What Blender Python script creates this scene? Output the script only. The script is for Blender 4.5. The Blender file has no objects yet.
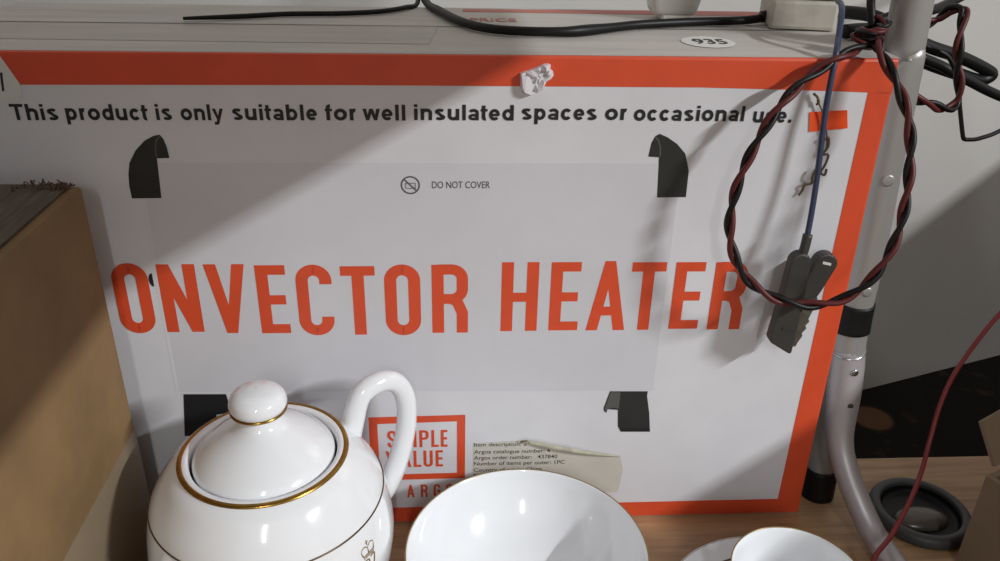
import bpy, bmesh, math, random
from mathutils import Vector, Matrix, Quaternion

random.seed(7)
S = bpy.context.scene
COL = S.collection

# ------------------------------------------------------------------ camera
PITCH, YAW, ROLL = 0.471337, 0.067301, 0.0237
cam_d = bpy.data.cameras.new('camera')
cam_d.sensor_width = 36.0
cam_d.lens = 837.3 / 1000 * 36.0
cam_d.clip_start = 0.01
cam = bpy.data.objects.new('camera', cam_d)
COL.objects.link(cam)
fw = Vector((math.sin(YAW) * math.cos(PITCH), math.cos(YAW) * math.cos(PITCH), -math.sin(PITCH)))
r0 = Vector((math.cos(YAW), -math.sin(YAW), 0))
u0 = r0.cross(fw)
rr = math.cos(ROLL) * r0 + math.sin(ROLL) * u0
uu = -math.sin(ROLL) * r0 + math.cos(ROLL) * u0
M4 = Matrix(((rr.x, uu.x, -fw.x), (rr.y, uu.y, -fw.y), (rr.z, uu.z, -fw.z))).to_4x4()
M4.translation = Vector((-0.27325, -0.49902, 0.4661))
cam.matrix_world = M4
S.camera = cam

# ------------------------------------------------------------------ world, lamps, exposure
w = bpy.data.worlds.new('room_light')
S.world = w
w.use_nodes = True
w.node_tree.nodes['Background'].inputs[0].default_value = (1.0, 0.95, 0.90, 1)
w.node_tree.nodes['Background'].inputs[1].default_value = 0.38

def point_lamp(name, loc, power, radius, color):
    d = bpy.data.lights.new(name, 'POINT')
    d.energy = power
    d.shadow_soft_size = radius
    d.color = color
    o = bpy.data.objects.new(name, d)
    o.location = loc
    COL.objects.link(o)
    return o

def area_lamp(name, loc, target, power, sx, sy, color, along=(0, 1, 0)):
    """tube lamp: its long side (sy) runs in the direction 'along'"""
    d = bpy.data.lights.new(name, 'AREA')
    d.shape = 'RECTANGLE'
    d.size, d.size_y = sx, sy
    d.energy = power
    d.color = color
    o = bpy.data.objects.new(name, d)
    o.location = loc
    z = (Vector(loc) - Vector(target)).normalized()
    y = Vector(along)
    z = (z - y * z.dot(y)).normalized()
    x = y.cross(z)
    o.rotation_euler = Matrix(((x.x, y.x, z.x), (x.y, y.y, z.y), (x.z, y.z, z.z))).to_euler()
    COL.objects.link(o)
    return o

area_lamp('stall_tube', (1.66, -1.35, 1.46), (-0.2, -0.2, 0.15), 56.0, 0.03, 0.5, (0.96, 0.985, 1.0))
area_lamp('front_fill', (-0.2, -2.5, 1.5), (-0.2, 0, 0.1), 20.0, 0.06, 1.2, (0.92, 0.97, 1.0))  # added fill from the front, brightens the lower half of the scene

S.view_settings.view_transform = 'Standard'
S.view_settings.look = 'None'
S.view_settings.gamma = 1.0
S.view_settings.use_curve_mapping = False
S.view_settings.exposure = 0.0

# ------------------------------------------------------------------ materials
MATS = {}

def lin(c):
    return tuple(((v / 255) / 12.92 if v <= 10 else ((v / 255 + 0.055) / 1.055) ** 2.4) for v in c)

def mat(name, color, rough=0.6, metal=0.0, spec=0.5, noise=0.0, nscale=30.0, stretch=(1, 1, 1),
        bump=0.0, bscale=200.0, color2=None, coat=0.0, trans=0.0, alpha=1.0, nlow=0.35, nhigh=0.7, bdist=0.001):
    if name in MATS:
        return MATS[name]
    m = bpy.data.materials.new(name)
    m.use_nodes = True
    nt = m.node_tree
    b = nt.nodes['Principled BSDF']
    c = tuple(lin(color)) + (1,)
    b.inputs['Base Color'].default_value = c
    b.inputs['Roughness'].default_value = rough
    b.inputs['Metallic'].default_value = metal
    b.inputs['Specular IOR Level'].default_value = spec
    b.inputs['Coat Weight'].default_value = coat
    b.inputs['Coat Roughness'].default_value = 0.05
    b.inputs['Transmission Weight'].default_value = trans
    b.inputs['Alpha'].default_value = alpha
    tc = nt.nodes.new('ShaderNodeTexCoord')
    if noise > 0 or color2:
        mp = nt.nodes.new('ShaderNodeMapping')
        mp.inputs['Scale'].default_value = stretch
        nt.links.new(tc.outputs['Object'], mp.inputs[0])
        n = nt.nodes.new('ShaderNodeTexNoise')
        n.inputs['Scale'].default_value = nscale
        n.inputs['Detail'].default_value = 6
        n.inputs['Roughness'].default_value = 0.62
        nt.links.new(mp.outputs[0], n.inputs[0])
        r = nt.nodes.new('ShaderNodeValToRGB')
        r.color_ramp.elements[0].position = nlow
        r.color_ramp.elements[1].position = nhigh
        c2 = tuple(lin(color2)) + (1,) if color2 else tuple(v * (1 - noise) for v in c[:3]) + (1,)
        r.color_ramp.elements[0].color = c2
        r.color_ramp.elements[1].color = c
        nt.links.new(n.outputs['Fac'], r.inputs[0])
        nt.links.new(r.outputs[0], b.inputs['Base Color'])
    if bump > 0:
        n2 = nt.nodes.new('ShaderNodeTexNoise')
        n2.inputs['Scale'].default_value = bscale
        n2.inputs['Detail'].default_value = 4
        mp2 = nt.nodes.new('ShaderNodeMapping')
        mp2.inputs['Scale'].default_value = stretch
        nt.links.new(tc.outputs['Object'], mp2.inputs[0])
        nt.links.new(mp2.outputs[0], n2.inputs[0])
        bp = nt.nodes.new('ShaderNodeBump')
        bp.inputs['Strength'].default_value = bump
        bp.inputs['Distance'].default_value = bdist
        nt.links.new(n2.outputs['Fac'], bp.inputs['Height'])
        nt.links.new(bp.outputs[0], b.inputs['Normal'])
    MATS[name] = m
    return m

M_white = mat('white_printed_card', (222, 221, 225), 0.42, noise=0.10, nscale=9, bump=0.25, bscale=14, bdist=0.002, nlow=0.3, nhigh=0.62)
M_panel = mat('pale_grey_print', (213, 212, 217), 0.4, noise=0.08, nscale=9, bump=0.25, bscale=14, bdist=0.002, nlow=0.3, nhigh=0.62)
M_edge = mat('pale_print_line', (219, 219, 223), 0.4)
M_orange = mat('orange_red_print', (224, 82, 46), 0.42, noise=0.10, nscale=40)
M_black_ink = mat('black_ink', (30, 30, 32), 0.5)
M_grey_ink = mat('grey_ink', (88, 88, 92), 0.5)
M_dark_print = mat('charcoal_print', (44, 45, 43), 0.45, noise=0.2, nscale=60)
M_mid_print = mat('grey_print', (88, 88, 84), 0.45)
M_wash_red = mat('faded_red_ink', (190, 112, 100), 0.6)
M_box_top = mat('dusty_white_card', (196, 190, 184), 0.6, noise=0.2, nscale=25, stretch=(0.3, 2.0, 1), nlow=0.3, nhigh=0.6)
M_tape = mat('dusty_packing_tape', (176, 168, 158), 0.35, noise=0.2, nscale=30, stretch=(0.25, 3, 1))
M_card = mat('brown_cardboard', (142, 113, 75), 0.75, noise=0.22, nscale=14, bump=0.3, bscale=60, color2=(118, 94, 62))
M_card_top_shade = mat('shaded_grey_brown_card', (104, 92, 78), 0.8, nscale=60, stretch=(6, 0.5, 1), color2=(70, 60, 50))  # streaked card, with the shade on the carton's top put into its darker tone
M_card_tape = mat('brown_parcel_tape', (142, 126, 104), 0.3, noise=0.12, nscale=20)
M_card2 = mat('drab_cardboard', (132, 112, 90), 0.8, noise=0.18, nscale=18)
M_china = mat('white_porcelain', (238, 240, 243), 0.10, spec=0.55, coat=0.6)
M_gold = mat('worn_gold_gilding', (178, 138, 62), 0.25, metal=0.9, noise=0.45, nscale=60)
M_gilt = mat('pale_gilding', (150, 128, 84), 0.3, metal=0.5)
M_dline = mat('dark_gilt_line', (96, 76, 52), 0.3, metal=0.6)
M_alu = mat('brushed_aluminium', (176, 174, 171), 0.4, metal=0.5, noise=0.12, nscale=20, stretch=(1, 1, 0.1))
M_alu2 = mat('matt_aluminium', (184, 178, 180), 0.42, metal=0.45, noise=0.12, nscale=25)
M_steel = mat('bright_steel', (190, 192, 196), 0.25, metal=1.0)
M_rubber = mat('black_rubber', (15, 15, 16), 0.5, spec=0.3)
M_plastic_blk = mat('black_plastic', (60, 59, 56), 0.42, noise=0.15, nscale=80)
M_cable = mat('black_cable_sheath', (15, 15, 16), 0.45, spec=0.3)
M_wire_blk = mat('black_wire_insulation', (17, 12, 13), 0.45, spec=0.3)
M_wire_red = mat('red_wire_insulation', (86, 34, 33), 0.45, spec=0.3)
M_wire_blue = mat('blue_wire_insulation', (50, 60, 88), 0.4)
M_cord_red = mat('dull_red_cord', (128, 42, 44), 0.45)
M_adapter = mat('aged_white_plastic', (196, 190, 178), 0.5, noise=0.35, nscale=22, nlow=0.35, nhigh=0.55)
M_plug = mat('white_plastic', (216, 212, 206), 0.4)
M_paper = mat('cream_label_paper', (210, 206, 195), 0.7, noise=0.12, nscale=30)
M_torn = mat('torn_label_pulp', (196, 192, 172), 0.9, noise=0.3, nscale=120)
M_sticker = mat('fluorescent_orange_paper', (250, 84, 30), 0.5)
M_wsticker = mat('white_sticker_paper', (222, 219, 216), 0.55)
M_tabtape = mat('crumpled_clear_tape', (226, 222, 226), 0.3, noise=0.12, nscale=150)
M_grime = mat('tarnished_wire', (104, 92, 70), 0.6, metal=0.3)
M_jaw = mat('dull_jaw_metal', (112, 106, 94), 0.5, metal=0.5, noise=0.4, nscale=200)
M_ringgrey = mat('dark_grey_rubber', (62, 62, 62), 0.5, noise=0.15, nscale=80)
M_dome = mat('smoky_dome', (92, 84, 76), 0.25, noise=0.2, nscale=50)
M_wall = mat('off_white_wall_paint', (204, 201, 197), 0.75, noise=0.06, nscale=6, bump=0.1, bscale=80)
M_shelf = mat('shelf_board_laminate', (150, 140, 128), 0.6, noise=0.15, nscale=6, stretch=(0.4, 4, 4))
M_dust = mat('torn_card_fibres', (120, 90, 66), 0.95, color2=(70, 50, 40), nscale=200)

def wood_mat():
    m = bpy.data.materials.new('wood_grain_laminate')
    m.use_nodes = True
    nt = m.node_tree
    b = nt.nodes['Principled BSDF']
    b.inputs['Roughness'].default_value = 0.45
    tc = nt.nodes.new('ShaderNodeTexCoord')
    mp = nt.nodes.new('ShaderNodeMapping')
    mp.inputs['Scale'].default_value = (1.2, 22, 22)
    n = nt.nodes.new('ShaderNodeTexNoise')
    n.inputs['Scale'].default_value = 6
    n.inputs['Detail'].default_value = 8
    n.inputs['Roughness'].default_value = 0.65
    n.inputs['Distortion'].default_value = 0.6
    r = nt.nodes.new('ShaderNodeValToRGB')
    r.color_ramp.elements[0].position = 0.32
    r.color_ramp.elements[0].color = (*lin((142, 106, 74)), 1)
    r.color_ramp.elements[1].position = 0.68
    r.color_ramp.elements[1].color = (*lin((182, 146, 108)), 1)
    nt.links.new(tc.outputs['Object'], mp.inputs[0])
    nt.links.new(mp.outputs[0], n.inputs[0])
    nt.links.new(n.outputs['Fac'], r.inputs[0])
    nt.links.new(r.outputs[0], b.inputs['Base Color'])
    return m
M_wood = wood_mat()

def carpet_mat():
    m = bpy.data.materials.new('dark_patterned_carpet')
    m.use_nodes = True
    nt = m.node_tree
    b = nt.nodes['Principled BSDF']
    b.inputs['Roughness'].default_value = 0.95
    b.inputs['Specular IOR Level'].default_value = 0.1
    tc = nt.nodes.new('ShaderNodeTexCoord')
    # scattered dull red-brown flecks
    n = nt.nodes.new('ShaderNodeTexNoise')
    n.inputs['Scale'].default_value = 26
    n.inputs['Detail'].default_value = 5
    nt.links.new(tc.outputs['Object'], n.inputs[0])
    r = nt.nodes.new('ShaderNodeValToRGB')
    r.color_ramp.elements[0].position = 0.6
    r.color_ramp.elements[0].color = (*lin((34, 32, 29)), 1)
    r.color_ramp.elements[1].position = 0.72
    r.color_ramp.elements[1].color = (*lin((58, 46, 40)), 1)
    nt.links.new(n.outputs['Fac'], r.inputs[0])
    # woven round medallion motif
    vm = nt.nodes.new('ShaderNodeVectorMath')
    vm.operation = 'DISTANCE'
    vm.inputs[1].default_value = (0.378, 0.524, 0.0)
    nt.links.new(tc.outputs['Object'], vm.inputs[0])
    r2 = nt.nodes.new('ShaderNodeValToRGB')
    r2.color_ramp.elements[0].position = 0.028
    r2.color_ramp.elements[0].color = (1, 1, 1, 1)
    r2.color_ramp.elements[1].position = 0.032
    r2.color_ramp.elements[1].color = (0, 0, 0, 1)
    nt.links.new(vm.outputs['Value'], r2.inputs[0])
    mx = nt.nodes.new('ShaderNodeMix')
    mx.data_type = 'RGBA'
    mx.inputs['B'].default_value = (*lin((104, 76, 58)), 1)
    nt.links.new(r2.outputs[0], mx.inputs['Factor'])
    nt.links.new(r.outputs[0], mx.inputs['A'])
    nt.links.new(mx.outputs['Result'], b.inputs['Base Color'])
    return m
M_carpet = carpet_mat()

# ------------------------------------------------------------------ helpers
def link(name, me, material, parent=None, smooth=False):
    o = bpy.data.objects.new(name, me)
    COL.objects.link(o)
    me.materials.clear()
    me.materials.append(material)
    if smooth:
        for p in me.polygons:
            p.use_smooth = True
    if parent is not None:
        o.parent = parent
    return o

def raw(name, verts, faces, material, parent=None, smooth=False):
    """verts in world space; parents sit at unrotated origins, so subtract the parent's place"""
    off = Vector((0, 0, 0))
    p = parent
    while p is not None:
        off += p.location
        p = p.parent
    me = bpy.data.meshes.new(name)
    me.from_pydata([tuple(Vector(v) - off) for v in verts], [], faces)
    bm = bmesh.new()
    bm.from_mesh(me)
    bmesh.ops.recalc_face_normals(bm, faces=bm.faces)
    bm.to_mesh(me)
    bm.free()
    return link(name, me, material, parent, smooth)

def flat(name, verts, faces, material, parent=None, up=None):
    """flat print: keeps face winding as given"""
    off = Vector((0, 0, 0))
    p = parent
    while p is not None:
        off += p.location
        p = p.parent
    me = bpy.data.meshes.new(name)
    me.from_pydata([tuple(Vector(v) - off) for v in verts], [], faces)
    me.update()
    return link(name, me, material, parent)

def empty(name, loc):
    o = bpy.data.objects.new(name, None)
    o.empty_display_size = 0.02
    o.location = loc
    COL.objects.link(o)
    return o

def tag(o, label, cat, group=None):
    o['label'] = label
    o['category'] = cat
    if group:
        o['group'] = group
    return o

def struct(o):
    o['kind'] = 'structure'
    return o

def bev_box(name, lo, hi, material, parent=None, bevel=0.002, seg=2, rot=0.0, pivot=None, taper=None):
    bm = bmesh.new()
    bmesh.ops.create_cube(bm, size=1.0)
    lo, hi = Vector(lo), Vector(hi)
    c, d = (lo + hi) / 2, hi - lo
    for v in bm.verts:
        v.co = Vector((v.co.x * d.x, v.co.y * d.y, v.co.z * d.z))
        if taper and v.co.z < 0:
            v.co.x *= taper
            v.co.y *= taper
        v.co += c
    if bevel > 0:
        bmesh.ops.bevel(bm, geom=list(bm.edges), offset=bevel, segments=seg, affect='EDGES', profile=0.5)
    if rot:
        bmesh.ops.rotate(bm, verts=bm.verts, cent=pivot or c, matrix=Matrix.Rotation(rot, 3, 'Z'))
    off = Vector((0, 0, 0))
    p = parent
    while p is not None:
        off += p.location
        p = p.parent
    bmesh.ops.translate(bm, verts=bm.verts, vec=-off)
    me = bpy.data.meshes.new(name)
    bm.to_mesh(me)
    bm.free()
    return link(name, me, material, parent)

def catmull(pts, n=10, closed=False):
    P = [Vector(p) for p in pts]
    out = []
    m = len(P)
    rng = range(m) if closed else range(m - 1)
    for i in rng:
        if closed:
            a, b, c, d = P[(i - 1) % m], P[i], P[(i + 1) % m], P[(i + 2) % m]
        else:
            a, b, c, d = P[max(i - 1, 0)], P[i], P[i + 1], P[min(i + 2, m - 1)]
        for k in range(n):
            t = k / n
            out.append(0.5 * ((2 * b) + (-a + c) * t + (2 * a - 5 * b + 4 * c - d) * t * t + (-a + 3 * b - 3 * c + d) * t ** 3))
    if not closed:
        out.append(P[-1])
    return out

def frames(path):
    T = []
    for i in range(len(path)):
        a = path[max(i - 1, 0)]
        b = path[min(i + 1, len(path) - 1)]
        T.append((b - a).normalized())
    ref = Vector((0, 0, 1)) if abs(T[0].z) < 0.9 else Vector((0, 1, 0))
    N = [(ref - T[0] * ref.dot(T[0])).normalized()]
    for i in range(1, len(T)):
        q = T[i - 1].rotation_difference(T[i])
        n = q @ N[-1]
        n = (n - T[i] * n.dot(T[i])).normalized()
        N.append(n)
    return T, N

def tube_geo(path, rad, seg=10, flat_y=1.0):
    T, N = frames(path)
    V, F = [], []
    for i, p in enumerate(path):
        r = rad(i / (len(path) - 1)) if callable(rad) else rad
        B = T[i].cross(N[i])
        for k in range(seg):
            a = 2 * math.pi * k / seg
            V.append(p + N[i] * (r * math.cos(a)) + B * (r * flat_y * math.sin(a)))
    for i in range(len(path) - 1):
        for k in range(seg):
            k2 = (k + 1) % seg
            F.append((i * seg + k, i * seg + k2, (i + 1) * seg + k2, (i + 1) * seg + k))
    F.append(tuple(range(seg - 1, -1, -1)))
    F.append(tuple(range((len(path) - 1) * seg, len(path) * seg)))
    return V, F

def tube(name, pts, r, material, parent=None, n=8, seg=10, smooth_path=True, flat_y=1.0):
    path = catmull(pts, n) if smooth_path else [Vector(p) for p in pts]
    V, F = tube_geo(path, r, seg, flat_y)
    return raw(name, V, F, material, parent, smooth=True)

def strand(name, pts, r, off, pitch, phase, material, parent, n=14):
    path = catmull(pts, n)
    T, N = frames(path)
    s = 0.0
    out = []
    for i, p in enumerate(path):
        if i:
            s += (path[i] - path[i - 1]).length
        a = phase + 2 * math.pi * s / pitch
        B = T[i].cross(N[i])
        out.append(p + N[i] * off * math.cos(a) + B * off * math.sin(a))
    V, F = tube_geo(out, r, 8)
    return raw(name, V, F, material, parent, smooth=True)

def twisted(name, pts, label, parent_loc, r=0.0016, pitch=0.06, phase=0.0, group=None):
    e = empty(name, parent_loc)
    tag(e, label, 'wire', group)
    strand('black_strand', pts, r, r * 0.98, pitch, phase, M_wire_blk, e)
    strand('red_strand', pts, r, r * 0.98, pitch, phase + math.pi, M_wire_red, e)
    return e

def lathe_geo(profile, cx, cy, seg=64, cap_end=False):
    V, F = [], []
    for (r, z) in profile:
        for k in range(seg):
            a = 2 * math.pi * k / seg
            V.append((cx + r * math.cos(a), cy + r * math.sin(a), z))
    for i in range(len(profile) - 1):
        for k in range(seg):
            k2 = (k + 1) % seg
            F.append((i * seg + k, i * seg + k2, (i + 1) * seg + k2, (i + 1) * seg + k))
    if profile[0][0] > 1e-5 and cap_end:
        F.append(tuple(range(seg - 1, -1, -1)))
    return V, F

def lathe(name, profile, cx, cy, material, parent=None, seg=64, dense=True):
    if dense:
        pr = [(p.x, p.z) for p in catmull([(r, 0, z) for r, z in profile], 6)]
        pr = [(max(r, 1e-4), z) for r, z in pr]
    else:
        pr = profile
    V, F = lathe_geo(pr, cx, cy, seg)
    return raw(name, V, F, material, parent, smooth=True)

def torus(name, R, r, cx, cy, z, material, parent=None, rz=None, seg=64):
    prof = [(R + r * math.cos(a), z + (rz or r) * math.sin(a)) for a in [2 * math.pi * k / 10 for k in range(11)]]
    V, F = lathe_geo(prof, cx, cy, seg)
    return raw(name, V, F, material, parent, smooth=True)

def prism_y(name, poly, y0, y1, material, parent=None, bevel=0.0):
    """outline in x-z, thickness from y0 (front) to y1"""
    bm = bmesh.new()
    vs = [bm.verts.new((x, y0, z)) for x, z in poly]
    f = bm.faces.new(vs)
    ext = bmesh.ops.extrude_face_region(bm, geom=[f])
    bmesh.ops.translate(bm, verts=[v for v in ext['geom'] if isinstance(v, bmesh.types.BMVert)], vec=(0, y1 - y0, 0))
    bmesh.ops.recalc_face_normals(bm, faces=bm.faces)
    if bevel > 0:
        bmesh.ops.bevel(bm, geom=list(bm.edges), offset=bevel, segments=2, affect='EDGES', profile=0.5)
    off = Vector((0, 0, 0))
    p = parent
    while p is not None:
        off += p.location
        p = p.parent
    bmesh.ops.translate(bm, verts=bm.verts, vec=-off)
    me = bpy.data.meshes.new(name)
    bm.to_mesh(me)
    bm.free()
    return link(name, me, material, parent)

# flat print on the front of the heater box: outline(s) in x-z at a hair in front of the card
def print_poly(name, polys, material, parent, y=-0.00022):
    V, F = [], []
    for i, poly in enumerate(polys):
        b = len(V)
        V += [(x, y - i * 0.0000006, z) for x, z in poly]
        F.append(tuple(range(b, b + len(poly))))
    return flat(name, V, F, material, parent)

def ribbon(pts, wd, closed=False):
    """quads along a polyline in 2D with mitred joints"""
    P = [Vector((p[0], p[1])) for p in pts]
    m = len(P)
    L, R = [], []
    for i in range(m):
        if closed:
            a, c = P[(i - 1) % m], P[(i + 1) % m]
        else:
            a, c = P[max(i - 1, 0)], P[min(i + 1, m - 1)]
        b = P[i]
        d1 = (b - a).normalized() if (b - a).length > 1e-9 else (c - b).normalized()
        d2 = (c - b).normalized() if (c - b).length > 1e-9 else d1
        n1, n2 = Vector((-d1.y, d1.x)), Vector((-d2.y, d2.x))
        n = (n1 + n2).normalized()
        k = wd / 2 / max(n.dot(n1), 0.4)
        L.append(b + n * k)
        R.append(b - n * k)
    quads = []
    for i in range(m if closed else m - 1):
        j = (i + 1) % m
        quads.append([tuple(L[i]), tuple(R[i]), tuple(R[j]), tuple(L[j])])
    return quads

def arc(cx, cy, rx, ry, a0, a1, n=8):
    return [(cx + rx * math.cos(math.radians(a0 + (a1 - a0) * k / n)), cy + ry * math.sin(math.radians(a0 + (a1 - a0) * k / n))) for k in range(n + 1)]

def rect(x0, y0, x1, y1):
    return [(x0, y0), (x1, y0), (x1, y1), (x0, y1)]

def glyph(ch, W, H, s, a):
    """condensed bold capital in a W x H cell; s = stem width, a = arm width"""
    h = s / 2
    rd = min(W / 2 - h, H * 0.2)
    ring = arc(W - h - rd, H - h - rd, rd, rd, 0, 90) + arc(h + rd, H - h - rd, rd, rd, 90, 180) + \
        arc(h + rd, h + rd, rd, rd, 180, 270) + arc(W - h - rd, h + rd, rd, rd, 270, 360)
    if ch == 'O':
        return ribbon(ring, s, True)
    if ch in 'CG':
        p = [(W - h, H * 0.73)] + arc(W - h - rd, H - h - rd, rd, rd, 0, 90) + arc(h + rd, H - h - rd, rd, rd, 90, 180) + \
            arc(h + rd, h + rd, rd, rd, 180, 270) + arc(W - h - rd, h + rd, rd, rd, 270, 360) + [(W - h, H * (0.27 if ch == 'C' else 0.5))]
        q = ribbon(p, s)
        if ch == 'G':
            q.append(rect(W * 0.52, H * 0.42, W, H * 0.42 + a))
        return q
    if ch == 'U':
        p = [(h, H)] + arc(h + rd, h + rd, rd, rd, 180, 270) + arc(W - h - rd, h + rd, rd, rd, 270, 360) + [(W - h, H)]
        return ribbon(p, s)
    if ch == 'S':
        p = [(W - h, H * 0.70)] + arc(W - h - rd, H - h - rd, rd, rd, 0, 90) + arc(h + rd, H - h - rd, rd, rd, 90, 180) + \
            [(h, H * 0.68), (W * 0.35, H * 0.54), (W * 0.65, H * 0.44), (W - h, H * 0.32)] + \
            arc(W - h - rd, h + rd, rd, rd, 0, -90) + arc(h + rd, h + rd, rd, rd, 270, 180) + [(h, H * 0.3)]
        return ribbon(p, s)
    if ch == 'I':
        return [rect(W / 2 - h, 0, W / 2 + h, H)]
    if ch == 'L':
        return [rect(0, 0, s, H), rect(s, 0, W, a)]
    if ch == 'E':
        return [rect(0, 0, s, H), rect(s, 0, W, a), rect(s, H - a, W, H), rect(s, H * 0.5 - a / 2, W * 0.94, H * 0.5 + a / 2)]
    if ch == 'T':
        return [rect(0, H - a, W, H), rect(W / 2 - h, 0, W / 2 + h, H - a)]
    if ch == 'H':
        return [rect(0, 0, s, H), rect(W - s, 0, W, H), rect(s, H * 0.5 - a / 2, W - s, H * 0.5 + a / 2)]
    if ch == 'N':
        return [rect(0, 0, s, H), rect(W - s, 0, W, H), [(0, H), (s, H), (W, 0), (W - s, 0)]]
    if ch == 'M':
        return [rect(0, 0, s, H), rect(W - s, 0, W, H), [(0, H), (s, H), (W / 2 + h * 0.7, H * 0.2), (W / 2 - h * 0.7, H * 0.2)],
                [(W, H), (W - s, H), (W / 2 - h * 0.7, H * 0.2), (W / 2 + h * 0.7, H * 0.2)]]
    if ch == 'V':
        return [[(0, H), (s, H), (W / 2 + h * 0.9, 0), (W / 2 - h * 0.9, 0)], [(W - s, H), (W, H), (W / 2 + h * 0.9, 0), (W / 2 - h * 0.9, 0)]]
    if ch == 'A':
        return [[(0, 0), (s, 0), (W / 2 + h * 0.9, H), (W / 2 - h * 0.9, H)], [(W - s, 0), (W, 0), (W / 2 + h * 0.9, H), (W / 2 - h * 0.9, H)],
                rect(W * 0.28, H * 0.22, W * 0.72, H * 0.22 + a)]
    if ch in 'PRB':
        rb = min(W - h - s * 0.9, H * 0.14)
        lo = H * 0.44
        bowl = [(h, H - a / 2), (W - h - rb, H - a / 2)] + arc(W - h - rb, H - a / 2 - rb, rb, rb, 90, 0)[1:] + \
            [(W - h, lo + a / 2 + rb)] + arc(W - h - rb, lo + a / 2 + rb, rb, rb, 0, -90)[1:] + [(h, lo + a / 2)]
        q = [rect(0, 0, s, H)] + ribbon(bowl, (s + a) / 2)
        if ch == 'R':
            q += ribbon([(W * 0.5, lo + a / 2), (W - h - rb * 0.5, lo + a / 2 - rb * 0.25), (W - h, lo - rb), (W - h, 0)], s * 0.95)
        if ch == 'B':
            q += [rect(s, 0, W - h, a), rect(W - s, a * 0.6, W, H * 0.42)]
        return q
    if ch == 'Y':
        return [rect(W / 2 - h, 0, W / 2 + h, H * 0.45), [(0, H), (s, H), (W / 2 + h, H * 0.42), (W / 2 - h, H * 0.42)],
                [(W - s, H), (W, H), (W / 2 + h, H * 0.42), (W / 2 - h, H * 0.42)]]
    return []

def letter(ch, x0, x1, z0, z1, s, a, material, parent, y=-0.00026):
    q = glyph(ch, x1 - x0, z1 - z0, s, a)
    return print_poly('letter', [[(x0 + px, z0 + pz) for px, pz in poly] for poly in q], material, parent, y)

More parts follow.
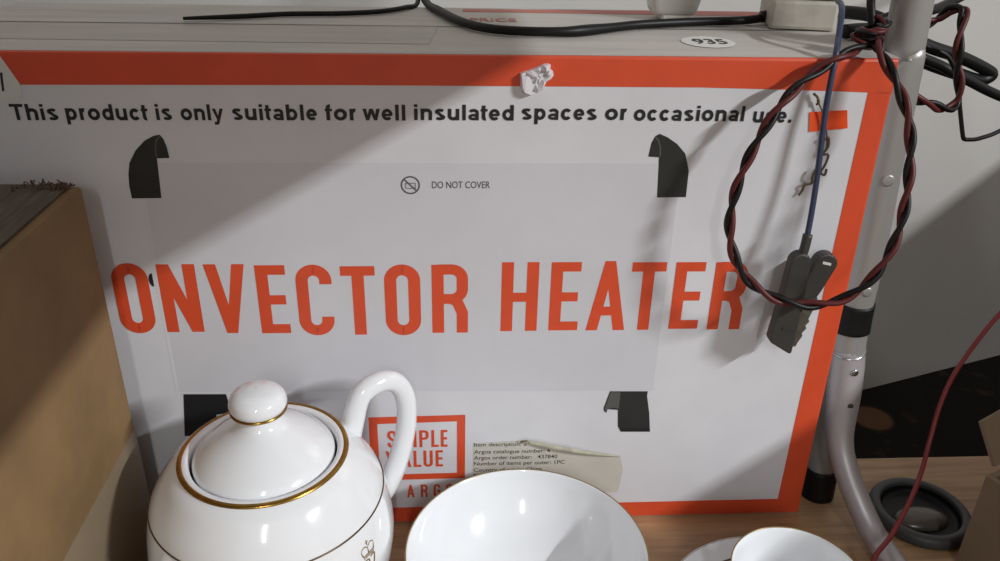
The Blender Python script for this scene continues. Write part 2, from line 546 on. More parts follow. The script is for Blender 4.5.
FONT_H = {}
def bold_glyph(ch, s=0.215):
    """bold sans letter as outlines; capital height 1; returns (advance, polygons)"""
    h, xh, asc, de = s / 2, 0.735, 1.0, -0.285
    k = 1 / 0.716
    adv = {'T': .611, 'h': .611, 'i': .278, 's': .556, 'p': .611, 'r': .389, 'o': .611, 'd': .611, 'u': .611, 'c': .556, 't': .333, 'n': .611,
           'l': .278, 'y': .556, 'a': .556, 'b': .611, 'e': .556, 'f': .333, 'w': .778, '.': .278}[ch] * k
    sb = 0.085 if ch in 'hnupdbil.r' else (0.03 if ch in 'Ttfyw' else 0.055)
    w_ = adv - 2 * sb
    rx, ry = w_ / 2 - h, xh / 2 - h * 0.9
    cx_, cy_ = w_ / 2, xh / 2
    q = []
    def stem(x, y0, y1):
        q.append(rect(x, y0, x + s, y1))
    if ch == 'T':
        q = [rect(0, 1 - s * 0.85, w_, 1), rect(w_ / 2 - h, 0, w_ / 2 + h, 1 - s * 0.85)]
    elif ch in 'il':
        stem(w_ / 2 - h, 0, xh if ch == 'i' else asc)
        if ch == 'i':
            stem(w_ / 2 - h, 0.83, 1.0)
    elif ch == '.':
        stem(w_ / 2 - h, 0, s)
    elif ch in 'hn':
        stem(0, 0, xh if ch == 'n' else asc)
        q += ribbon([(h, xh * 0.60)] + arc(cx_ + 0.01, xh - h * 0.9 - 0.17, rx, 0.17, 155, 0, 10) + [(w_ - h, 0)], s)
    elif ch == 'u':
        stem(w_ - s, 0, xh)
        q += ribbon([(h, xh)] + arc(cx_ - 0.01, h * 0.9 + 0.17, rx, 0.17, 180, 335, 10) + [(w_ - h, xh * 0.40)], s)
    elif ch == 'r':
        stem(0, 0, xh)
        q += ribbon([(h, xh * 0.45)] + arc(w_ * 0.78, xh * 0.50, w_ * 0.50, xh * 0.5 - h * 0.9, 170, 75, 8), s)
    elif ch == 'o':
        q = ribbon(arc(cx_, cy_, rx, ry, 0, 345, 23), s, True)
    elif ch in 'pbd':
        q = ribbon(arc(cx_, cy_, rx, ry, 0, 345, 23), s * 0.95, True)
        if ch == 'p':
            stem(0, de, xh)
        elif ch == 'b':
            stem(0, 0, asc)
        else:
            stem(w_ - s, 0, asc)
    elif ch == 'c':
        q = ribbon(arc(cx_ + 0.01, cy_, rx, ry, 38, 322, 22), s)
    elif ch == 'e':
        q = ribbon([(w_ - h * 1.1, cy_ - 0.01)] + arc(cx_, cy_, rx, ry, 4, 318, 24), s * 0.92)
        q.append(rect(h, cy_ - s * 0.42, w_ - h * 0.6, cy_ + s * 0.30))
    elif ch == 's':
        p = arc(cx_, xh * 0.735, rx * 0.92, xh * 0.265 - h * 0.85, 25, 250, 12) + arc(cx_, xh * 0.265, rx * 0.98, xh * 0.265 - h * 0.85, 70, -155, 12)
        q = ribbon(p, s * 0.86)
    elif ch == 'a':
        q = ribbon(arc(cx_ - 0.01, xh * 0.68, rx * 0.95, xh * 0.32 - h * 0.9, 160, 0, 10) + [(w_ - h * 1.2, 0.0)], s * 0.92)
        q += ribbon(arc(cx_ - 0.02, xh * 0.29, rx * 0.95, xh * 0.29 - h * 0.85, 0, 345, 18), s * 0.80, True)
    elif ch in 'tf':
        x = w_ * 0.42
        if ch == 't':
            q = ribbon([(x, 0.95), (x, 0.20)] + arc(x + 0.11, 0.20, 0.11, 0.20 - h * 0.9, 180, 285, 7), s)
        else:
            q = ribbon([(x, 0), (x, 0.80)] + arc(x + 0.12, 0.80, 0.12, 0.20 - h * 0.9, 180, 80, 7), s)
        q.append(rect(0, xh - s * 0.75, w_, xh))
    elif ch == 'y':
        q = [[(0, xh), (s, xh), (w_ / 2 + h * 0.8, 0), (w_ / 2 - h * 0.8, 0)], [(w_ - s, xh), (w_, xh), (w_ / 2 + h * 0.4, -0.10), (w_ / 2 - h * 1.4, -0.10)]]
        q += ribbon([(w_ / 2 - h * 0.4, -0.06), (w_ / 2 - 0.06, de + 0.13), (w_ / 2 - 0.14, de + h * 0.9), (w_ * 0.1, de + h * 0.95)], s * 0.85)
    elif ch == 'w':
        a_ = w_ * 0.27
        for x0_, x1_ in ((0, a_), (w_ / 2 - h, a_), (w_ / 2 - h, w_ - a_), (w_ - s, w_ - a_)):
            q.append([(x0_, xh), (x0_ + s, xh), (x1_ + h * 0.85, 0), (x1_ - h * 0.85, 0)])
    return adv, [[(px + sb, pz) for px, pz in poly] for poly in q]

def bold_word(name, txt, x0, x1, zbase, cap, material, parent, y=-0.00026):
    polys, x = [], 0.0
    for ch in txt:
        ad_, q = bold_glyph(ch)
        polys += [[(x + px, pz) for px, pz in poly] for poly in q]
        x += ad_
    lo = min(p[0] for q in polys for p in q)
    hi = max(p[0] for q in polys for p in q)
    kx = (x1 - x0) / (hi - lo)
    return print_poly(name, [[(x0 + (px - lo) * kx, zbase + pz * cap) for px, pz in poly] for poly in polys], material, parent, y)

def text_geo(txt, bold):
    c = bpy.data.curves.new('t', 'FONT')
    c.body = txt
    c.size = 1.0
    c.offset = bold
    c.resolution_u = 4
    o = bpy.data.objects.new('t', c)
    COL.objects.link(o)
    dg = bpy.context.evaluated_depsgraph_get()
    me = bpy.data.meshes.new_from_object(o.evaluated_get(dg))
    V = [tuple(v.co) for v in me.vertices]
    F = [tuple(p.vertices) for p in me.polygons]
    bpy.data.objects.remove(o)
    bpy.data.curves.remove(c)
    bpy.data.meshes.remove(me)
    return V, F

def word(name, txt, x0, x1, zbase, cap, material, parent, bold=0.0, y=-0.00030, fn=None):
    """one printed word, fitted between x0 and x1 with the given capital height; fn maps (x, z) to a point"""
    V, F = text_geo(txt, bold)
    if 'T%s' % bold not in FONT_H:
        tv, _ = text_geo('T', bold)
        FONT_H['T%s' % bold] = max(v[1] for v in tv)
    k = cap / FONT_H['T%s' % bold]
    a, b = min(v[0] for v in V), max(v[0] for v in V)
    out = []
    for v in V:
        px, pz = x0 + (v[0] - a) / (b - a) * (x1 - x0), zbase + v[1] * k
        out.append(fn(px, pz) if fn else (px, y, pz))
    return flat(name, out, F, material, parent)

# ------------------------------------------------------------------ the setting
FLOOR_Z = -0.30
def wall_y(x):
    return 0.59954 + 0.3397 * (x - 0.39614)

raw('floor', [(-1.6, -1.6, FLOOR_Z), (2.2, -1.6, FLOOR_Z), (2.2, wall_y(2.2) + 0.05, FLOOR_Z), (-1.6, wall_y(-1.6) + 0.05, FLOOR_Z),
              (-1.6, -1.6, FLOOR_Z - 0.05), (2.2, -1.6, FLOOR_Z - 0.05), (2.2, wall_y(2.2) + 0.05, FLOOR_Z - 0.05), (-1.6, wall_y(-1.6) + 0.05, FLOOR_Z - 0.05)],
    [(0, 1, 2, 3), (4, 7, 6, 5), (0, 4, 5, 1), (1, 5, 6, 2), (2, 6, 7, 3), (3, 7, 4, 0)], M_carpet)
fl = bpy.data.objects['floor']
# carpet pattern is laid out from the floor's own origin
for v in fl.data.vertices:
    v.co.z -= FLOOR_Z
fl.location.z = FLOOR_Z
struct(fl)
wl = [(-1.2, 0.0), (2.2, 0.0)]
a, b = Vector((-1.2, wall_y(-1.2), 0)), Vector((2.2, wall_y(2.2), 0))
nn = Vector((-(b - a).y, (b - a).x, 0)).normalized() * 0.08
struct(raw('wall_back', [(*a.xy, FLOOR_Z), (*b.xy, FLOOR_Z), (*b.xy, 1.5), (*a.xy, 1.5), (*(a + nn).xy, FLOOR_Z), (*(b + nn).xy, FLOOR_Z), (*(b + nn).xy, 1.5), (*(a + nn).xy, 1.5)],
           [(0, 1, 2, 3), (4, 7, 6, 5), (0, 4, 5, 1), (1, 5, 6, 2), (2, 6, 7, 3), (3, 7, 4, 0)], M_wall))

# table
tb = empty('display_table', (0, 0, FLOOR_Z))
tag(tb, 'wood-grain laminate table carrying the heater box and white china', 'table')
bev_box('tabletop', (-1.0, -0.78, -0.022), (0.46, 0.066, 0.0), M_wood, tb, 0.0015)
for x in (-0.93, 0.42):
    for y in (-0.72, 0.02):
        bev_box('leg', (x - 0.02, y - 0.02, FLOOR_Z), (x + 0.02, y + 0.02, -0.022), M_wood, tb, 0.002)

# unseen board shelf, added above the table (its right-hand end casts the slanting shade)
sh = empty('shade_shelf', (0, 0, FLOOR_Z))
tag(sh, 'unseen grey shelf board added overhead to shade the upper left', 'shelf')
bev_box('shelf_board', (-0.98, -0.64, 0.62), (0.2216, -0.16, 0.638), M_shelf, sh, 0.001)
for y in (-0.60, -0.20):
    bev_box('upright', (-1.05, y - 0.02, FLOOR_Z), (-1.01, y + 0.02, 0.70), M_shelf, sh, 0.002)
    bev_box('bracket', (-1.02, y - 0.012, 0.60), (-0.55, y + 0.012, 0.62), M_shelf, sh, 0.002)

def closed_carton(name, lo, hi, label, rot=0.0, pivot=None):
    e = empty(name, (0, 0, lo[2]))
    tag(e, label, 'carton')
    bev_box('carton_body', lo, hi, M_card, e, 0.003, 2, rot, pivot)
    c = ((lo[0] + hi[0]) / 2, (lo[1] + hi[1]) / 2)
    bev_box('tape', (c[0] - 0.024, lo[1] + 0.004, hi[2]), (c[0] + 0.024, hi[1] - 0.004, hi[2] + 0.0006), M_card_tape, e, 0, 2, rot, pivot or Vector((c[0], c[1], hi[2])))
    return e
closed_carton('tall_shade_carton', (0.50, -0.76, FLOOR_Z), (0.80, -0.17, 0.503), 'unseen tall brown carton added beyond the table to shade the lower right')  # added out of view to block the tube light low on the box front
closed_carton('wall_shade_carton', (0.60, -0.06, FLOOR_Z), (0.95, 0.60, 0.30), 'unseen big brown carton added behind the table to shade the wall', -math.atan2(0.061, 0.149), Vector((0.60, 0.0, 0.0)))  # added out of view, turned so its edge throws the wall's slanting shadow

# ------------------------------------------------------------------ heater box
XL, XR, HT, DP = -0.5945, 0.0040, 0.36, 0.17
hb = empty('heater_box', ((XL + XR) / 2, DP / 2, 0))
tag(hb, 'large white cardboard heater box with orange-red border and lettering', 'box')
bev_box('box_body', (XL, 0, 0), (XR, DP, HT), M_white, hb, 0.0016, 2)

def strip(name, lines, material):
    V, F = [], []
    n = len(lines[0])
    for ln in lines:
        V += ln
    for i in range(len(lines) - 1):
        for k in range(n - 1):
            F.append((i * n + k, i * n + k + 1, (i + 1) * n + k + 1, (i + 1) * n + k))
    return flat(name, V, F, material, hb)
e = 0.00018
IT, IB, IR, IL = 0.3396, 0.0153, -0.0150, XL + 0.0185
BX = [(XL, 0.3404), (-0.5205, 0.3409), (-0.3315, 0.3420), (-0.1206, 0.3421), (-0.0569, 0.3409), (-0.0150, 0.3397), (XR, 0.3392)]
strip('border_strip', [[(x, -e, z) for x, z in BX], [(x, -e, HT - 0.0016) for x, z in BX], [(x, 0.0003, HT - 0.0003) for x, z in BX], [(x, 0.0016, HT + e) for x, z in BX]], M_orange)
strip('border_strip', [[(XL, -e, 0.0012), (XR, -e, 0.0012)], [(XL, -e, IB), (XR, -e, IB)]], M_orange)
strip('border_strip', [[(IR, -e, IB), (IR, -e, IT)], [(XR - 0.0016, -e, IB), (XR - 0.0016, -e, IT)], [(XR - 0.0003, 0.0003, IB), (XR - 0.0003, 0.0003, IT)], [(XR + e, 0.0016, IB), (XR + e, 0.0016, IT)]], M_orange)
strip('border_strip', [[(XL + 0.0016, -e, IB), (XL + 0.0016, -e, IT)], [(IL, -e, IB), (IL, -e, IT)]], M_orange)

# the worn box leans in a little towards its top right-hand corner
for o in hb.children:
    for v in o.data.vertices:
        if v.co.x + hb.location.x > -0.010 and v.co.z > 0.001:
            v.co.x -= 0.0042 * (v.co.z / HT) ** 2

# printed picture of the heater
print_poly('heater_picture', [[(-0.4640, 0.1255), (-0.1250, 0.1205), (-0.1240, 0.2936), (-0.4614, 0.2936)]], M_panel, hb, -0.00010)
print_poly('heater_picture_edge', [rect(-0.1262, 0.121, -0.1242, 0.271), rect(-0.4652, 0.126, -0.4630, 0.271), [(-0.4640, 0.1250), (-0.4640, 0.1240), (-0.1250, 0.1190), (-0.1250, 0.1200)]], M_edge, hb, -0.00014)
TL = [(-0.4701, 0.2703), (-0.4521, 0.2706), (-0.4507, 0.2964), (-0.4432, 0.2967), (-0.4437, 0.3037), (-0.445, 0.3087), (-0.4467, 0.3113), (-0.4505, 0.3106), (-0.4562, 0.3076), (-0.4626, 0.3014), (-0.4676, 0.2935), (-0.4694, 0.2866), (-0.4703, 0.2785)]
TR = [(-0.1394, 0.2706), (-0.1205, 0.2709), (-0.1208, 0.2886), (-0.1245, 0.3002), (-0.1304, 0.3064), (-0.1369, 0.3107), (-0.1423, 0.313), (-0.1447, 0.3116), (-0.1468, 0.3072), (-0.1479, 0.2982), (-0.141, 0.2977)]
BR = [(-0.1467, 0.0839), (-0.1246, 0.0834), (-0.1269, 0.1006), (-0.1301, 0.116), (-0.1299, 0.12), (-0.1578, 0.1205), (-0.1613, 0.1058), (-0.1609, 0.1032), (-0.1589, 0.1013), (-0.1584, 0.1045), (-0.1506, 0.1039), (-0.1493, 0.0888)]
BL = [(-0.4604, 0.1234), (-0.4311, 0.1229), (-0.4290, 0.1073), (-0.4400, 0.1053), (-0.4420, 0.0868), (-0.4649, 0.0871)]
t = print_poly('printed_corner_guard', [TL], M_dark_print, hb)
print_poly('guard_highlight', ribbon([(-0.4467, 0.3105), (-0.4492, 0.3080), (-0.4506, 0.3030), (-0.4508, 0.2970)], 0.0008), M_mid_print, t, -0.00030)
t = print_poly('printed_corner_guard', [TR], M_dark_print, hb)
print_poly('guard_highlight', ribbon([(-0.1447, 0.3108), (-0.1424, 0.3085), (-0.1408, 0.3040), (-0.1404, 0.2980)], 0.0008), M_mid_print, t, -0.00030)
t = print_poly('printed_foot', [BR], M_dark_print, hb)
print_poly('foot_side', [[(-0.1500, 0.1195), (-0.1572, 0.1197), (-0.1604, 0.1058), (-0.1600, 0.1035), (-0.1545, 0.1060), (-0.1500, 0.1050)]], M_mid_print, t, -0.00030)
print_poly('foot_base', [[(-0.1470, 0.0846), (-0.1252, 0.0842), (-0.1256, 0.0868), (-0.1468, 0.0872)]], M_black_ink, t, -0.00032)
print_poly('printed_foot', [BL], M_black_ink, hb)
# little printed vent slots beside the big lettering
for cx in (-0.4665,):
    print_poly('printed_slot', [[(cx, 0.2180), (cx, 0.2090)] + arc(cx, 0.2135, -0.0028, 0.0050, -80, 80, 8)], M_black_ink, hb, -0.0003)

BIG = [('C', -0.5235, -0.5005, 0.1734, 0.2257), ('O', -0.4928, -0.4697, 0.1734, 0.2257), ('N', -0.4634, -0.4388, 0.174, 0.2248), ('V', -0.4334, -0.4071, 0.1727, 0.2246), ('E', -0.4007, -0.3812, 0.1723, 0.2237), ('C', -0.3749, -0.3514, 0.1703, 0.2239), ('T', -0.3454, -0.3228, 0.1704, 0.2226), ('O', -0.3168, -0.2929, 0.1696, 0.2237), ('R', -0.2853, -0.2608, 0.1712, 0.2233), ('H', -0.2385, -0.2135, 0.172, 0.2249), ('E', -0.2053, -0.1851, 0.1722, 0.2247), ('A', -0.1793, -0.1521, 0.1719, 0.2253), ('T', -0.1507, -0.1273, 0.1719, 0.2243), ('E', -0.1209, -0.1005, 0.1724, 0.2242), ('R', -0.0936, -0.0701, 0.1716, 0.224)]
for ch, x0, x1, z0, z1 in BIG:
    letter(ch, x0, x1, z0, z1, 0.0080, 0.0070, M_orange, hb)

WORDS = [('This', -0.5304, -0.5035, 0.3199), ('product', -0.499, -0.4515, 0.3201), ('is', -0.4469, -0.4377, 0.3203), ('only', -0.4325, -0.4074, 0.3203), ('suitable', -0.4022, -0.3522, 0.3205), ('for', -0.3474, -0.3289, 0.3206), ('well', -0.325, -0.2993, 0.3207), ('insulated', -0.2941, -0.2336, 0.321), ('spaces', -0.2288, -0.1825, 0.3215), ('or', -0.1775, -0.1641, 0.3216), ('occasional', -0.1596, -0.0904, 0.3212), ('use.', -0.0847, -0.0601, 0.3204)]
for tx, x0, x1, zb in WORDS:
    bold_word('warning_word', tx, x0, x1, zb, 0.0097, M_black_ink, hb)

# do-not-cover sign
cx, cz = -0.2976, 0.2791
t = print_poly('do_not_cover_sign', ribbon(arc(cx, cz, 0.0056, 0.0056, 0, 345, 24), 0.0010, True) + ribbon([(cx - 0.0040, cz + 0.0040), (cx + 0.0040, cz - 0.0040)], 0.0010), M_grey_ink, hb)
print_poly('sign_heater_icon', [rect(cx - 0.003, cz + 0.0012, cx + 0.0034, cz + 0.0016), rect(cx - 0.003, cz - 0.0022, cx + 0.0034, cz - 0.0018), rect(cx - 0.003, cz - 0.002, cx - 0.0026, cz + 0.0014), rect(cx + 0.003, cz - 0.002, cx + 0.0034, cz + 0.0014)], M_mid_print, t, -0.0005)
word('sign_wording', 'DO NOT COVER', -0.2840, -0.2474, 0.2771, 0.0045, M_grey_ink, hb, 0.004)

# SIMPLE VALUE logo frame
lg = print_poly('logo_frame', [[(-0.3328, 0.0424), (-0.2628, 0.0430), (-0.2687, 0.0483), (-0.3266, 0.0478)], [(-0.2628, 0.0430), (-0.2626, 0.1017), (-0.2686, 0.0960), (-0.2687, 0.0483)],
                               [(-0.2626, 0.1017), (-0.3328, 0.1008), (-0.3266, 0.0947), (-0.2686, 0.0960)], [(-0.3328, 0.1008), (-0.3328, 0.0424), (-0.3266, 0.0478), (-0.3266, 0.0947)]], M_orange, hb)
def line_of(txt, xs, z0, z1, s, a):
    for ch, (x0, x1) in zip(txt, xs):
        letter(ch, x0, x1, z0, z1, s, a, M_orange, lg)
line_of('SIMPLE', [(-0.3197, -0.3131), (-0.3113, -0.3093), (-0.3075, -0.2985), (-0.2963, -0.2895), (-0.2875, -0.2822), (-0.2806, -0.2757)], 0.0730, 0.0885, 0.0021, 0.0021)
line_of('VALUE', [(-0.3215, -0.3128), (-0.3118, -0.3028), (-0.3010, -0.2955), (-0.2936, -0.2868), (-0.2846, -0.2792)], 0.0546, 0.0699, 0.0021, 0.0021)
line_of('BYARGOS', [(-0.3350, -0.3297), (-0.3265, -0.3210), (-0.3069, -0.3012), (-0.2964, -0.2912), (-0.2867, -0.2814), (-0.2772, -0.2719), (-0.2677, -0.2624)], 0.0252, 0.0376, 0.0017, 0.0017)

# torn address label
lb = print_poly('torn_label', [[(-0.2565, 0.0260), (-0.1440, 0.0260), (-0.1418, 0.0474), (-0.1451, 0.0614), (-0.1827, 0.0691), (-0.2142, 0.0765), (-0.2210, 0.0775), (-0.2565, 0.0758)]], M_paper, hb)
tube('curled_tear_edge', [(-0.2240, -0.0010, 0.0772), (-0.2142, -0.0016, 0.0765), (-0.2000, -0.0022, 0.0728), (-0.1827, -0.0026, 0.0690), (-0.1640, -0.0024, 0.0650), (-0.1455, -0.0012, 0.0616)], lambda t: 0.0006 + 0.0016 * math.sin(math.pi * min(t * 1.05, 1)) , M_torn, lb, 8, 8, True, 0.6)
tube('tear_scrap', [(-0.2215, -0.0012, 0.0772), (-0.2190, -0.0022, 0.0782), (-0.2165, -0.0014, 0.0776), (-0.2148, -0.0022, 0.0768)], 0.0007, M_grime, lb)
for tx, x1, zb in [('Item description: 2', -0.2168, 0.0727), ('Argos catalogue number: 4', -0.1989, 0.0660), ('Argos order number:   437840', -0.1931, 0.0604), ('Number of items per outer: 1PC', -0.1873, 0.0549), ('Country of origin: China', -0.2042, 0.0489), ('Supplier:', -0.2380, 0.0432)]:
    word('label_line', tx, -0.2560, x1, zb, 0.0034, M_black_ink, lb, 0.006)

# white tag sticker at the left and orange price sticker at the right
tg = print_poly('corner_sticker', [[(-0.5420, 0.3290), (-0.5245, 0.3315), (-0.5222, 0.3325), (-0.5212, 0.3349), (-0.5211, 0.3415), (-0.5284, 0.3575), (-0.5420, 0.3575)]], M_wsticker, hb, -0.00035)
print_poly('sticker_mark', [[(-0.5308, 0.3479), (-0.5320, 0.337), (-0.5307, 0.3372), (-0.5293, 0.348)]], M_black_ink, tg, -0.00045)
raw('price_sticker', [(-0.0474, -0.0006, 0.3147), (-0.0235, -0.0012, 0.3173), (-0.0267, -0.0022, 0.3292), (-0.0380, -0.0007, 0.3280), (-0.0496, -0.0006, 0.3274), (-0.0355, -0.0006, 0.3160)],
    [(0, 5, 3, 4), (5, 1, 2, 3)], M_sticker, hb)

# crumpled bit of clear tape stuck over the top border
def crumpled(name, outline, y0, depth, material, parent):
    bm = bmesh.new()
    cxx = sum(p[0] for p in outline) / len(outline)
    czz = sum(p[1] for p in outline) / len(outline)
    rings = []
    rnd = random.Random(3)
    for k, (sc, dd) in enumerate([(1.0, 0.0), (0.93, 0.75), (0.68, 1.0), (0.40, 0.55), (0.15, 0.9)]):
        ring = []
        for x, z in outline:
            j = 0.0 if k == 0 else (rnd.random() - 0.5) * 0.0016
            ring.append(bm.verts.new((cxx + (x - cxx) * sc + j, y0 - depth * dd * (0.55 + 0.45 * rnd.random()), czz + (z - czz) * sc + j)))
        rings.append(ring)
    n = len(outline)
    for a_, b_ in zip(rings[:-1], rings[1:]):
        for k in range(n):
            bm.faces.new((a_[k], a_[(k + 1) % n], b_[(k + 1) % n], b_[k]))
    bm.faces.new(rings[-1])
    bm.faces.new(list(reversed(rings[0])))
    bmesh.ops.recalc_face_normals(bm, faces=bm.faces)
    V = [v.co.copy() for v in bm.verts]
    bm.verts.index_update()
    F = [tuple(v.index for v in f.verts) for f in bm.faces]
    bm.free()
    return raw(name, V, F, material, parent)
crumpled('tape_scrap', [(-0.2308, 0.3501), (-0.2285, 0.3512), (-0.2258, 0.3517), (-0.2235, 0.3528), (-0.2205, 0.3540), (-0.2172, 0.3557), (-0.2145, 0.3560), (-0.2124, 0.3550), (-0.2130, 0.3530), (-0.2112, 0.3515), (-0.2104, 0.3489), (-0.2125, 0.3465), (-0.2150, 0.3450), (-0.2165, 0.3405), (-0.2200, 0.3385), (-0.2245, 0.3370), (-0.2285, 0.3382), (-0.2302, 0.3410)], -0.0004, 0.0058, M_tabtape, hb)

# print, tape and seam on the top of the box
def top_poly(name, poly, material, parent, z=HT + 0.0004):
    return flat(name, [(x, y, z) for x, y in poly], [tuple(range(len(poly)))], material, parent)
top_poly('top_panel', rect(XL + 0.002, 0.0022, XR - 0.002, DP - 0.002), M_box_top, hb, HT + 0.0002)
top_poly('top_stripe', [(-0.262, 0.150), (-0.02, 0.146), (-0.02, 0.166), (-0.262, 0.162)], M_wash_red, hb)
top_poly('top_tape', [(XL + 0.004, 0.034), (-0.285, 0.030), (-0.28, 0.088), (XL + 0.004, 0.092)], M_tape, hb)
top_poly('top_seam', [(XL + 0.004, 0.0885), (-0.01, 0.0875), (-0.01, 0.0889), (XL + 0.004, 0.0905)], M_mid_print, hb, HT + 0.0006)
word('top_wording', 'PRICE', -0.2576, -0.2245, 0.110, 0.013, M_wash_red, hb, 0.01, fn=lambda x, z: (x, z, HT + 0.0006))
st = top_poly('number_sticker', [(-0.1055 + 0.0175 * math.cos(k * math.pi / 8), 0.0445 + 0.0185 * math.sin(k * math.pi / 8)) for k in range(16)], M_wsticker, hb, HT + 0.0006)
word('sticker_number', '935', -0.1150, -0.0935, 0.0380, 0.0150, M_black_ink, st, 0.012, fn=lambda x, z: (x, z, HT + 0.0009))

# ------------------------------------------------------------------ aluminium folding frame
R_P = 0.0124
pl = empty('metal_frame', (0.0285, 0.022, 0))
tag(pl, 'aluminium pole with a black collar, rubber foot and curved floor tube beside the box', 'metal frame')
PZ = [(0.62, 0.0030, 0.0262), (0.379, 0.0146, 0.0262), (0.357, 0.0168, 0.0260), (0.316, 0.0190, 0.0260), (0.279, 0.0205, 0.0260), (0.24, 0.0228, 0.0260), (0.204, 0.0240, 0.0258), (0.165, 0.0245, 0.0255), (0.132, 0.0260, 0.0225)]
def pole_at(z):
    for (z1, x1, y1), (z0, x0, y0) in zip(PZ[:-1], PZ[1:]):
        if z >= z0:
            k = (z - z0) / (z1 - z0)
            return Vector((x0 + (x1 - x0) * k, y0 + (y1 - y0) * k, z))
    return Vector((PZ[-1][1], PZ[-1][2], z))
tube('pole', [(x, y, z) for z, x, y in PZ], R_P, M_alu, pl, 6, 24)
tube('rear_leg', [(0.0284, 0.0226, 0.010), (0.0280, 0.0290, 0.070), (0.0275, 0.0365, 0.125)], 0.0112, M_alu, pl, 6, 22)
bev_box('leg_bracket', (0.0200, 0.0200, 0.108), (0.0330, 0.0320, 0.122), M_alu2, pl, 0.002)
tube('rubber_foot', [(0.0285, 0.0220, 0.0), (0.0284, 0.0228, 0.014), (0.0283, 0.0240, 0.026)], R_P + 0.0008, M_rubber, pl, 4, 24)
tube('black_collar', [pole_at(0.1790), pole_at(0.1670), pole_at(0.1555)], R_P + 0.0012, M_rubber, pl, 4, 24)
JT = [(0.0254, 0.0238, 0.1400), (0.0266, 0.0205, 0.1240), (0.0262, 0.0135, 0.0990), (0.0255, 0.0045, 0.0720), (0.0292, -0.0090, 0.0510), (0.0372, -0.0250, 0.0300), (0.0440, -0.0420, 0.0155), (0.0480, -0.0600, 0.0106), (0.0500, -0.0900, 0.0094), (0.0500, -0.16, 0.0093), (0.0500, -0.24, 0.0093)]
tube('foot_tube', JT, lambda t: 0.0128 if t < 0.16 else (0.0128 - (t - 0.16) / 0.19 * 0.0035 if t < 0.35 else 0.0093), M_alu2, pl, 8, 22)
zc = 0.1395
V, F = lathe_geo([(0.0128 + 0.0009 * math.cos(q), 0.0009 * math.sin(q)) for q in [2 * math.pi * k / 8 for k in range(9)]], 0, 0, 32)
raw('ring_clip', [(JT[0][0] + v[0], JT[0][1] + v[1], zc + v[2] + 0.10 * v[0] + 0.12 * v[1]) for v in V], F, M_steel, pl, True)
def stud(name, axis, dx, r, material, hgt, tr):
    """small round head on the near side of a tube"""
    an = math.radians(-90 + dx)
    d = Vector((math.cos(an), math.sin(an), 0))
    c = Vector(axis) + d * (tr - 0.0006)
    s1 = Vector((-d.y, d.x, 0))
    V, F = [], []
    for k, (rad, hh) in enumerate([(r, 0.0), (r, hgt * 0.7 + 0.0006), (r * 0.7, hgt + 0.0006), (0.0002, hgt + 0.0008)]):
        for q in range(14):
            t_ = 2 * math.pi * q / 14
            V.append(c + d * hh + s1 * rad * math.cos(t_) + Vector((0, 0, 1)) * rad * math.sin(t_))
    for k in range(3):
        for q in range(14):
            F.append((k * 14 + q, k * 14 + (q + 1) % 14, (k + 1) * 14 + (q + 1) % 14, (k + 1) * 14 + q))
    return raw(name, V, F, material, pl, True)
stud('push_button', pole_at(0.277), -5, 0.0042, M_alu, 0.0004, R_P)
stud('push_button', pole_at(0.193), 0, 0.0036, M_alu, 0.0004, R_P)
stud('screw', (0.0266, 0.0212, 0.1275), 0, 0.0030, M_steel, 0.0009, 0.0128)
stud('screw_hole', (0.0264, 0.0145, 0.1020), 0, 0.0022, M_plastic_blk, 0.0003, 0.0126)

# ------------------------------------------------------------------ porcelain
TX, TY = -0.388, -0.080
tp = empty('teapot', (TX, TY, 0))
tag(tp, 'white porcelain teapot with gold rim lines in front of the box', 'teapot')
lathe('pot_body', [(0.0005, 0.004), (0.038, 0.004), (0.044, 0.0), (0.047, 0.004), (0.060, 0.017), (0.0715, 0.040), (0.0765, 0.064), (0.0762, 0.082), (0.0708, 0.108), (0.0595, 0.127), (0.0515, 0.1345), (0.0480, 0.1362), (0.0455, 0.1360), (0.0442, 0.1340), (0.0438, 0.1290)], TX, TY, M_china, tp)
torus('gold_rim', 0.0495, 0.0019, TX, TY, 0.1352, M_gold, tp, 0.0014)
torus('gilt_line', 0.0716, 0.0005, TX, TY, 0.1060, M_dline, tp, 0.0006, 96)
ld = lathe('lid', [(0.0426, 0.1280), (0.0428, 0.1335), (0.0415, 0.1365), (0.0375, 0.1410), (0.0310, 0.1465), (0.0230, 0.1520), (0.0165, 0.1565), (0.0130, 0.1610), (0.0122, 0.1660)], TX, TY, M_china, tp)
lathe('knob', [(0.0105, 0.1650), (0.0148, 0.1668), (0.0168, 0.1700), (0.0171, 0.1725), (0.0158, 0.1765), (0.0120, 0.1797), (0.0060, 0.1815), (0.0003, 0.1820)], TX, TY, M_china, ld)
torus('knob_gold_ring', 0.0158, 0.0012, TX, TY, 0.1676, M_gold, ld, 0.0011)
az = math.radians(33)
hp = [(0.0560, 0.118), (0.0605, 0.133), (0.0670, 0.1500), (0.0800, 0.1552), (0.0925, 0.1508), (0.1000, 0.1360), (0.1000, 0.1120), (0.0930, 0.0860), (0.0835, 0.0680), (0.0710, 0.0570)]
tube('handle', [(TX + r * math.cos(az), TY + r * math.sin(az), z) for r, z in hp], lambda t: 0.0069 + 0.0016 * (abs(t - 0.5) * 2) ** 3, M_china, tp, 10, 18)
saz = az + math.pi
spt = [(0.060, 0.038), (0.078, 0.044), (0.090, 0.056), (0.097, 0.074), (0.105, 0.086)]
sp = tube('spout', [(TX + r * math.cos(saz), TY + r * math.sin(saz), z) for r, z in spt], lambda t: 0.019 - 0.0115 * t ** 0.7, M_china, tp, 10, 20)

